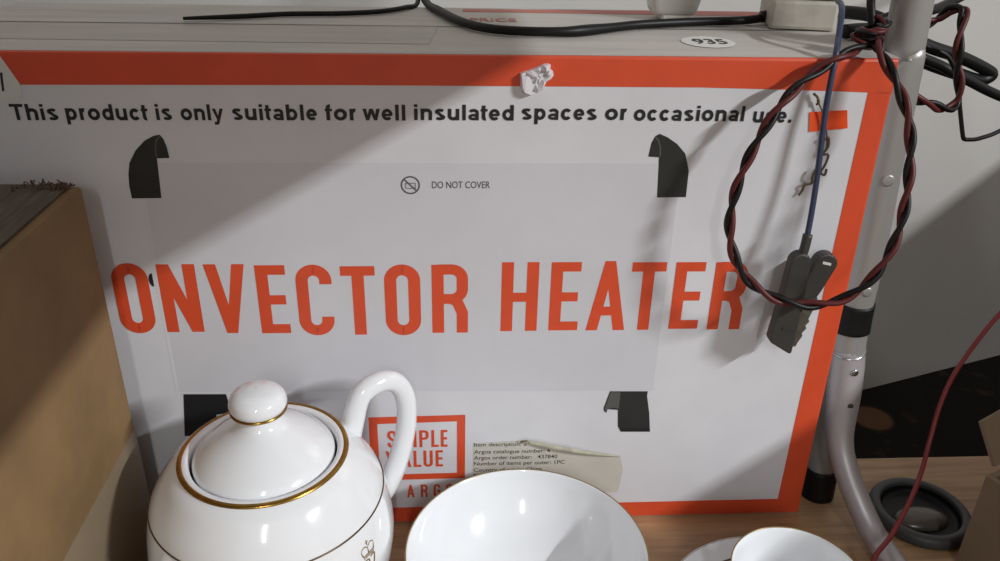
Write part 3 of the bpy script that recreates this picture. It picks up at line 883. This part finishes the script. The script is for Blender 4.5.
# gilt crown crest on the pot's shoulder
def on_pot(a_, z):
    prof = [(0.0715, 0.040), (0.0765, 0.064), (0.0762, 0.082), (0.0708, 0.108)]
    pts = catmull([(r, 0, zz) for r, zz in prof], 10)
    r = min(pts, key=lambda p: abs(p.z - z)).x
    return Vector((TX + (r + 0.0003) * math.cos(a_), TY + (r + 0.0003) * math.sin(a_), z))
A0, Z0 = math.radians(-31), 0.0860
def crest(name, lines, par):
    V, F = [], []
    for ln in lines:
        path = [on_pot(A0 + 0.8 * x / 0.076, Z0 + 0.8 * z) for x, z in ln]
        v, f = tube_geo(catmull(path, 4), 0.00042, 6)
        b_ = len(V)
        V += v
        F += [tuple(i + b_ for i in ff) for ff in f]
    return raw(name, V, F, M_gilt, par, True)
crest('crown_emblem', [[(-0.006, 0.0), (0.006, 0.0)], [(-0.006, 0.002), (0.006, 0.002)], [(-0.006, 0.002), (-0.0075, 0.007), (-0.004, 0.0095), (0, 0.007)], [(0.006, 0.002), (0.0075, 0.007), (0.004, 0.0095), (0, 0.007)], [(0, 0.002), (0, 0.007)], [(0, 0.0095), (0, 0.0135)], [(-0.002, 0.0115), (0.002, 0.0115)]], tp)
crest('monogram', [[(-0.006, -0.002), (-0.006, -0.012)], [(-0.006, -0.002), (-0.001, -0.003), (-0.002, -0.007), (-0.006, -0.007), (-0.001, -0.012)], [(0.001, -0.002), (0.006, -0.002), (0.003, -0.012)]], tp)

# open bowl
def bowl(name, cx, cy, prof, label, cat, rimR, rimz, base_z=0.0):
    e_ = empty(name, (cx, cy, base_z))
    tag(e_, label, cat)
    lathe('bowl_body' if cat == 'bowl' else 'body', prof, cx, cy, M_china, e_, 72)
    torus('gold_rim', rimR, 0.0005, cx, cy, rimz, M_gilt, e_, 0.0005, 72)
    return e_
bowl('serving_bowl', -0.2240, -0.0925, [(0.0004, 0.003), (0.026, 0.003), (0.030, 0.0), (0.033, 0.002), (0.034, 0.007), (0.050, 0.017), (0.066, 0.034), (0.0765, 0.052), (0.0795, 0.0605), (0.0788, 0.0613), (0.0775, 0.0600), (0.0740, 0.051), (0.064, 0.0355), (0.048, 0.020), (0.030, 0.0115), (0.012, 0.0095), (0.0004, 0.0092)],
     'round white porcelain bowl with thin gold rim beside the teapot', 'bowl', 0.0792, 0.0612)
sc = empty('saucer', (-0.0535, -0.1215, 0))
tag(sc, 'white porcelain saucer under the small cup', 'saucer')
lathe('plate', [(0.0004, 0.004), (0.032, 0.004), (0.036, 0.0), (0.040, 0.002), (0.060, 0.008), (0.0785, 0.0150), (0.0795, 0.0160), (0.0785, 0.0166), (0.062, 0.0108), (0.045, 0.0062), (0.030, 0.0060), (0.0004, 0.0060)], -0.0535, -0.1215, M_china, sc, 72)
torus('gilt_line', 0.0795, 0.0006, -0.0535, -0.1215, 0.0163, M_dline, sc)
torus('inner_gilt_line', 0.0650, 0.0006, -0.0535, -0.1215, 0.0121, M_dline, sc)
cp = bowl('teacup', -0.0535, -0.1215, [(0.0004, 0.0090), (0.018, 0.0090), (0.0205, 0.0066), (0.0225, 0.0078), (0.024, 0.013), (0.033, 0.024), (0.0390, 0.042), (0.0412, 0.0590), (0.0417, 0.0622), (0.0410, 0.0624), (0.0393, 0.0580), (0.0365, 0.042), (0.031, 0.0275), (0.018, 0.0160), (0.0004, 0.0145)],
     'small white porcelain cup on the saucer near the curved metal foot', 'cup', 0.0415, 0.0625, 0.0066)
hv = [(0.040, 0.052), (0.052, 0.055), (0.060, 0.046), (0.057, 0.034), (0.046, 0.027), (0.034, 0.025)]
ca = math.radians(-70)
tube('cup_handle', [(-0.0535 + r * math.cos(ca), -0.1215 + r * math.sin(ca), z) for r, z in hv], 0.0028, M_china, cp)

# ------------------------------------------------------------------ left brown carton
lc = empty('brown_carton', (-0.64, -0.21, 0))
tag(lc, 'worn brown cardboard carton at the left, leaning close to the heater box', 'carton')
lc['label'] = 'worn brown cardboard carton at the left, nearest the heater box lettering'
bev_box('carton_body', (-0.80, -0.40, 0.0), (-0.4858, -0.0275, 0.2895), M_card, lc, 0.003, 2)
raw('carton_top', [(-0.797, -0.397, 0.2898), (-0.4915, -0.397, 0.2898), (-0.4915, -0.031, 0.2898), (-0.797, -0.031, 0.2898), (-0.797, -0.397, 0.2912), (-0.4915, -0.397, 0.2912), (-0.4915, -0.031, 0.2912), (-0.797, -0.031, 0.2912)],
    [(0, 3, 2, 1), (4, 5, 6, 7), (0, 1, 5, 4), (1, 2, 6, 5), (2, 3, 7, 6), (3, 0, 4, 7)], M_card_top_shade, lc)
raw('side_tape', [(-0.4852, -0.397, 0.0), (-0.4852, -0.030, 0.0), (-0.4852, -0.030, 0.1165), (-0.4852, -0.397, 0.1165), (-0.4860, -0.397, 0.0), (-0.4860, -0.030, 0.0), (-0.4860, -0.030, 0.1165), (-0.4860, -0.397, 0.1165)],
    [(0, 1, 2, 3), (4, 7, 6, 5), (0, 4, 5, 1), (1, 5, 6, 2), (2, 6, 7, 3), (3, 7, 4, 0)], M_card_tape, lc)
# torn fibres along the back top corner
rnd = random.Random(5)
V, F = [], []
for k in range(90):
    x = -0.490 - rnd.random() ** 1.6 * 0.030
    y = -0.030 - rnd.random() * 0.012
    p0 = Vector((x, y, 0.2905))
    d = Vector((rnd.uniform(-1, 1), rnd.uniform(-0.6, 0.6), rnd.uniform(0.3, 1.2))).normalized() * rnd.uniform(0.0015, 0.0045)
    v, f = tube_geo([p0, p0 + d * 0.5 + Vector((rnd.uniform(-.001, .001), 0, 0)), p0 + d], rnd.uniform(0.0002, 0.0006), 5)
    b_ = len(V)
    V += v
    F += [tuple(i + b_ for i in ff) for ff in f]
tf = raw('torn_fibres', V, F, M_dust, lc)
tf['kind'] = 'stuff'

# ------------------------------------------------------------------ open carton at the right edge
oc = empty('open_carton', (0.104, -0.055, 0))
tag(oc, 'small drab open carton with a raised flap at the right edge', 'carton')
Va = Vector((0.1030, -0.0565, 0))
da = Vector((0.42, -0.91, 0)).normalized()
db = Vector((0.91, 0.42, 0)).normalized()
def wall_panel(name, p, d, ln, h, nrm, th=0.004):
    o_ = nrm * th
    q = [p, p + d * ln, p + d * ln + o_, p + o_]
    V = [v + Vector((0, 0, 0.0)) for v in q] + [v + Vector((0, 0, h)) for v in q]
    return raw(name, V, [(0, 3, 2, 1), (4, 5, 6, 7), (0, 1, 5, 4), (1, 2, 6, 5), (2, 3, 7, 6), (3, 0, 4, 7)], M_card2, oc)
HC = 0.083
wall_panel('wall_panel', Va, da, 0.16, HC, db)
wall_panel('wall_panel', Va + db * 0.0045, db, 0.18, HC, da)
wall_panel('wall_panel', Va + db * 0.186, da, 0.16, HC, db)
wall_panel('wall_panel', Va + da * 0.156 + db * 0.0045, db, 0.18, HC, da)
bs = Va + da * 0.0045 + db * 0.0045
raw('bottom_panel', [bs + Vector((0, 0, z)) + da * i * 0.150 + db * j * 0.180 for z in (0, 0.003) for i, j in ((0, 0), (1, 0), (1, 1), (0, 1))],
    [(0, 3, 2, 1), (4, 5, 6, 7), (0, 1, 5, 4), (1, 2, 6, 5), (2, 3, 7, 6), (3, 0, 4, 7)], M_card2, oc)
# flap hinged on the back wall, standing up and leaning outward
h0 = Va + db * 0.010 + Vector((0, 0, HC + 0.0005))
upv = Vector((-0.30, 0.42, 0.80)).normalized()
h0 = Vector((0.1119, -0.0480, HC + 0.001))
fq = [h0, h0 + db * 0.165, h0 + db * 0.150 + upv * 0.045, h0 + Vector((-0.0095, 0.0150, 0.0285))]
nf = db.cross(upv).normalized() * 0.003
raw('flap', [v for v in fq] + [v + nf for v in fq], [(0, 1, 2, 3), (4, 7, 6, 5), (0, 4, 5, 1), (1, 5, 6, 2), (2, 6, 7, 3), (3, 7, 4, 0)], M_card2, oc)

# ------------------------------------------------------------------ round rubber ring on the table
rg = empty('rubber_ring', (0.1005, -0.0070, 0))
tag(rg, 'dark round rubber ring with a smoky domed centre on the table', 'ring')
RX, RY = 0.1005, -0.0070
lathe('outer_ring', [(0.0370, 0.0), (0.0385, 0.003), (0.0375, 0.0075), (0.0350, 0.0095), (0.0318, 0.0095), (0.0300, 0.0080), (0.0296, 0.0030), (0.0296, 0.0)], RX, RY, M_ringgrey, rg, 56)
lathe('well', [(0.0292, 0.0062), (0.0280, 0.0015), (0.0200, 0.0008), (0.0004, 0.0008)], RX, RY, M_rubber, rg, 48)
V, F = lathe_geo([(0.0200, 0.0010), (0.0195, 0.0030), (0.0170, 0.0052), (0.0120, 0.0072), (0.0060, 0.0082), (0.0002, 0.0085)], 0, 0, 40)
raw('dome', [(RX - 0.001 + v[0] * 1.12, RY - 0.005 + v[1] * 0.66, v[2]) for v in V], F, M_dome, rg, True)

# ------------------------------------------------------------------ things on top of the heater box
ad = empty('power_adapter', (-0.018, 0.118, HT))
tag(ad, 'grubby white plastic power adapter on top of the box, right', 'adapter')
ZT = HT + 0.0007
bev_box('lower_shell', (-0.0452, 0.0869, ZT), (0.0004, 0.1369, ZT + 0.020), M_adapter, ad, 0.0025, 2, -0.19)
bev_box('upper_shell', (-0.0452, 0.0869, ZT + 0.0205), (0.0004, 0.1369, ZT + 0.045), M_adapter, ad, 0.0025, 2, -0.19)
tube('cord_grommet', [(-0.0430, 0.1110, ZT + 0.006), (-0.0490, 0.1100, ZT + 0.0050)], 0.0042, M_cable, ad, 4, 14)
pg = empty('white_plug', (-0.1090, 0.128, HT))
tag(pg, 'white tapered plastic plug standing on top of the box', 'plug')
bev_box('plug_body', (-0.134, 0.112, ZT + 0.003), (-0.084, 0.150, ZT + 0.045), M_plug, pg, 0.004, 3, 0, None, 0.62)
bev_box('plug_base', (-0.1190, 0.116, ZT), (-0.0990, 0.140, ZT + 0.004), M_plug, pg, 0.001)
for x in (-0.117, -0.099):
    bev_box('plug_pin', (x - 0.002, 0.128, ZT + 0.045), (x + 0.002, 0.134, ZT + 0.060), M_steel, pg, 0.0006)

zc = HT + 0.0038
o = tube('power_cable', [(-0.3020, 0.235, 0.385), (-0.2909, 0.1806, zc), (-0.279, 0.131, zc), (-0.2618, 0.0844, zc), (-0.2394, 0.0608, zc), (-0.2005, 0.0561, zc), (-0.1723, 0.0681, zc), (-0.1404, 0.0860, zc), (-0.0942, 0.1000, zc), (-0.0650, 0.1060, zc), (-0.0500, 0.1095, zc + 0.001)],
         lambda t: 0.0030 + 0.0007 * math.exp(-((t - 0.56) / 0.05) ** 2), M_cable, None, 8, 12)
tag(o, 'thick black power cable sagging across the top of the box', 'cable')
zt = HT + 0.0024
o = tube('thin_cable', [(-0.452, 0.0966, zt), (-0.4163, 0.1068, zt), (-0.3847, 0.1191, zt), (-0.3499, 0.1236, zt), (-0.3224, 0.134, zt), (-0.3052, 0.1529, zt), (-0.2965, 0.1780, zt), (-0.2985, 0.24, 0.376)],
         lambda t: 0.0011 + 0.0007 * min(1, t * 8), M_cable, None, 8, 10)
tag(o, 'thin black cable end lying on the left of the box top', 'cable')

# cables to the right of the pole
o = tube('black_cable', [(-0.004, 0.162, 0.3656), (0.012, 0.140, 0.3660), (0.0300, 0.110, 0.3680), (0.0450, 0.098, 0.3620), (0.0721, 0.1, 0.3492), (0.1062, 0.11, 0.3388), (0.1346, 0.12, 0.3279), (0.1421, 0.122, 0.3229), (0.1323, 0.12, 0.3195), (0.1072, 0.11, 0.3265), (0.0734, 0.1, 0.3375), (0.0500, 0.086, 0.3490), (0.0260, 0.070, 0.3640), (0.0050, 0.062, 0.3660), (-0.0100, 0.058, 0.3656)], 0.0048, M_cable, None, 8, 12)
tag(o, 'thick black cable doubled back in a hairpin behind the pole', 'cable')
o = tube('black_cable', [(0.0600, 0.082, 0.3440), (0.0800, 0.0890, 0.3370), (0.101, 0.092, 0.3278), (0.1568, 0.112, 0.3062), (0.24, 0.13, 0.286), (0.36, 0.14, 0.270), (0.52, 0.14, 0.282), (0.64, 0.16, 0.306), (0.72, 0.17, 0.3055), (0.80, 0.20, 0.3055)], 0.0037, M_cable, None, 8, 12)
tag(o, 'black cable sloping down to the right edge below the hairpin', 'cable')
o = tube('black_cable', [(0.0300, 0.095, 0.3665), (0.0508, 0.10, 0.3720), (0.0818, 0.12, 0.3705), (0.1194, 0.15, 0.3760), (0.22, 0.22, 0.40), (0.40, 0.35, 0.43), (0.55, 0.55, 0.44)], 0.0036, M_cable, None, 8, 12)
tag(o, 'black cable rising to the top right corner behind the pole', 'cable')
o = tube('thin_black_wire', [(0.0420, 0.068, 0.3600), (0.0582, 0.07, 0.3531), (0.0727, 0.07, 0.3471), (0.0836, 0.07, 0.3312), (0.0918, 0.07, 0.3098), (0.0985, 0.07, 0.2925), (0.1010, 0.0705, 0.2885), (0.1060, 0.072, 0.2873), (0.1202, 0.08, 0.2861), (0.1434, 0.09, 0.2908), (0.20, 0.12, 0.31)], 0.0016, M_wire_blk, None, 8, 8)
tag(o, 'thin black wire with a sharp bend against the wall', 'wire')
twisted('twisted_wire', [(-0.0040, 0.036, 0.3650), (0.0120, 0.0470, 0.3615), (0.0280, 0.0485, 0.3430), (0.0410, 0.0450, 0.3255), (0.0588, 0.05, 0.3187), (0.072, 0.055, 0.3142), (0.0816, 0.06, 0.3182), (0.0800, 0.06, 0.3300), (0.0753, 0.06, 0.3431), (0.0719, 0.06, 0.3579), (0.0735, 0.065, 0.3700), (0.0750, 0.07, 0.3790), (0.0700, 0.078, 0.3770), (0.0615, 0.08, 0.3687), (0.0294, 0.06, 0.3680), (0.006, 0.048, 0.3690)],
        'red and black twisted wire hooked out to the right of the pole', (0.06, 0.05, 0.31), 0.0019, 0.045)

LOOP = [(-0.010, 0.030, 0.3645), (-0.015, 0.01, 0.3668), (-0.0381, -0.006, 0.3635), (-0.0577, -0.012, 0.3529), (-0.0747, -0.02, 0.3399), (-0.0870, -0.024, 0.3204), (-0.0962, -0.027, 0.2968), (-0.1000, -0.029, 0.272), (-0.0970, -0.032, 0.2498), (-0.0860, -0.036, 0.2303), (-0.0675, -0.042, 0.2188), (-0.0452, -0.045, 0.2152), (-0.0246, -0.047, 0.2211), (-0.01, -0.049, 0.2383), (-0.0010, -0.046, 0.2600), (0.0025, -0.041, 0.2830), (0.0025, -0.035, 0.3055), (0.0000, -0.029, 0.3270), (-0.0070, -0.023, 0.3455), (-0.0140, -0.015, 0.3590), (-0.0170, -0.003, 0.3680), (-0.0130, 0.010, 0.3690)]
twisted('twisted_wire_loop', LOOP, 'red and black twisted wire hanging in a big loop over the box corner', (-0.05, -0.04, 0.215), 0.00185, 0.044, 0.6)
# knot of short turns binding the wires at the box corner
kn = []
for k in range(40):
    t_ = k / 39
    a_ = t_ * 2 * math.pi * 3.2
    kn.append((-0.016 + 0.007 * math.cos(a_) + 0.006 * (t_ - .5), 0.012 + 0.007 * math.sin(a_), 0.3715 + 0.012 * (t_ - 0.4) + 0.002 * math.sin(a_ * 0.7)))
twisted('wire_knot', kn, 'tangled knot of dark wire at the top corner of the box', (-0.016, 0.012, 0.362), 0.0014, 0.03)
o = tube('dark_lead', [(-0.0120, 0.018, 0.3760), (-0.0130, 0.024, 0.3880), (-0.0100, 0.035, 0.4000), (-0.0040, 0.06, 0.4220), (0.01, 0.10, 0.46)], 0.0026, M_wire_blk, None, 8, 10)
tag(o, 'dark wire rising from the knot past the adapter', 'wire')

# blue lead with crocodile clip
cl = empty('crocodile_clip', (-0.0494, -0.022, 0.17))
tag(cl, 'black insulated crocodile clip on a blue wire hanging before the box', 'clip')
tube('blue_wire', [(-0.0180, 0.060, 0.3850), (-0.0290, 0.028, 0.3850), (-0.0368, 0.008, 0.3715), (-0.0425, -0.0055, 0.3620), (-0.0444, -0.0105, 0.3316), (-0.0432, -0.014, 0.2943), (-0.0432, -0.017, 0.2686), (-0.0443, -0.02, 0.2477)], 0.0019, M_wire_blue, cl, 8, 10)
tube('wire_sleeve', [(-0.0441, -0.0200, 0.2530), (-0.0450, -0.0212, 0.2440), (-0.0462, -0.0215, 0.2370)], 0.0031, M_plastic_blk, cl, 4, 12)
arm1 = arc(-0.0472, 0.2350, 0.0068, 0.0068, 172, -8, 10) + [(-0.0404, 0.2065), (-0.0402, 0.1900), (-0.0410, 0.1672), (-0.0425, 0.1662), (-0.0568, 0.1752), (-0.0582, 0.1775), (-0.0556, 0.2065)]
prism_y('front_grip', arm1, -0.0260, -0.0175, M_plastic_blk, cl, 0.0012)
prism_y('grip_ridge', [(-0.0512, 0.1880), (-0.0430, 0.1866), (-0.0430, 0.1846), (-0.0512, 0.1860)], -0.0266, -0.0258, M_plastic_blk, cl)
arm2 = arc(-0.0262, 0.2298, 0.0078, 0.0078, 160, -30, 10) + [(-0.0245, 0.2120), (-0.0330, 0.1935), (-0.0400, 0.1950), (-0.0440, 0.2010), (-0.0380, 0.2180)]
g2 = prism_y('rear_grip', arm2, -0.0175, -0.0090, M_plastic_blk, cl, 0.0012)
prism_y('wire_slot', [(-0.0290, 0.2308), (-0.0232, 0.2294), (-0.0232, 0.2312), (-0.0290, 0.2326)], -0.0178, -0.0170, M_plug, g2)
prism_y('metal_jaw', [(-0.035, 0.205), (-0.028, 0.206), (-0.0295, 0.196), (-0.0312, 0.19), (-0.03, 0.188), (-0.0322, 0.185), (-0.0312, 0.1825), (-0.0336, 0.179), (-0.0328, 0.1765), (-0.035, 0.172), (-0.0362, 0.168), (-0.042, 0.17)], -0.0190, -0.0150, M_jaw, cl)
tube('hinge_pin', [(-0.0392, -0.0275, 0.2030), (-0.0392, -0.0080, 0.2030)], 0.0016, M_steel, cl, 4, 10)

# frayed strands of bare wire on the card near the price sticker
fr = empty('frayed_wire', (-0.040, -0.003, 0.28))
tag(fr, 'frayed scrap of bare tarnished wire beside the blue lead', 'wire')
def fray(pts, r):
    tube('bare_strand', [(x, y, z) for x, y, z in pts], r, M_grime, fr, 5, 6)
fray([(-0.0502, -0.002, 0.3393), (-0.0478, -0.003, 0.3375), (-0.0462, -0.003, 0.3340), (-0.0470, -0.002, 0.3325)], 0.0008)
fray([(-0.0470, -0.002, 0.3350), (-0.0430, -0.0028, 0.3290), (-0.0390, -0.003, 0.3199), (-0.0355, -0.003, 0.3070), (-0.0372, -0.003, 0.2995)], 0.0005)
fray([(-0.0383, -0.003, 0.3100), (-0.0360, -0.004, 0.3120), (-0.0350, -0.004, 0.3060), (-0.0370, -0.003, 0.3010), (-0.0333, -0.003, 0.3004), (-0.0340, -0.003, 0.2940), (-0.0360, -0.003, 0.2890), (-0.0330, -0.003, 0.2870), (-0.0325, -0.003, 0.2910)], 0.0008)
fray([(-0.0400, -0.004, 0.2910), (-0.0412, -0.004, 0.2860), (-0.0404, -0.003, 0.2815), (-0.0445, -0.003, 0.2802), (-0.0452, -0.002, 0.2760), (-0.0470, -0.002, 0.2727)], 0.0008)

# dull red cord in front on the right
o = tube('red_cord', [(0.30, 0.060, 0.360), (0.21, 0.035, 0.2580), (0.1600, 0.024, 0.2030), (0.1323, 0.02, 0.1690), (0.1136, 0.018, 0.1271), (0.1037, 0.012, 0.0993), (0.0953, 0.0, 0.0706), (0.0854, -0.015, 0.054), (0.0690, -0.035, 0.0428), (0.0470, -0.057, 0.0300), (0.0250, -0.078, 0.0235), (0.0330, -0.10, 0.010), (0.045, -0.115, 0.0030)][:12] + [(0.0180, -0.0900, 0.0190), (0.0300, -0.120, 0.0150), (0.0330, -0.150, 0.0030), (0.030, -0.24, 0.0024)], 0.0018, M_cord_red, None, 8, 10)
tag(o, 'dull red cord slanting down past the dark rubber ring', 'cord')
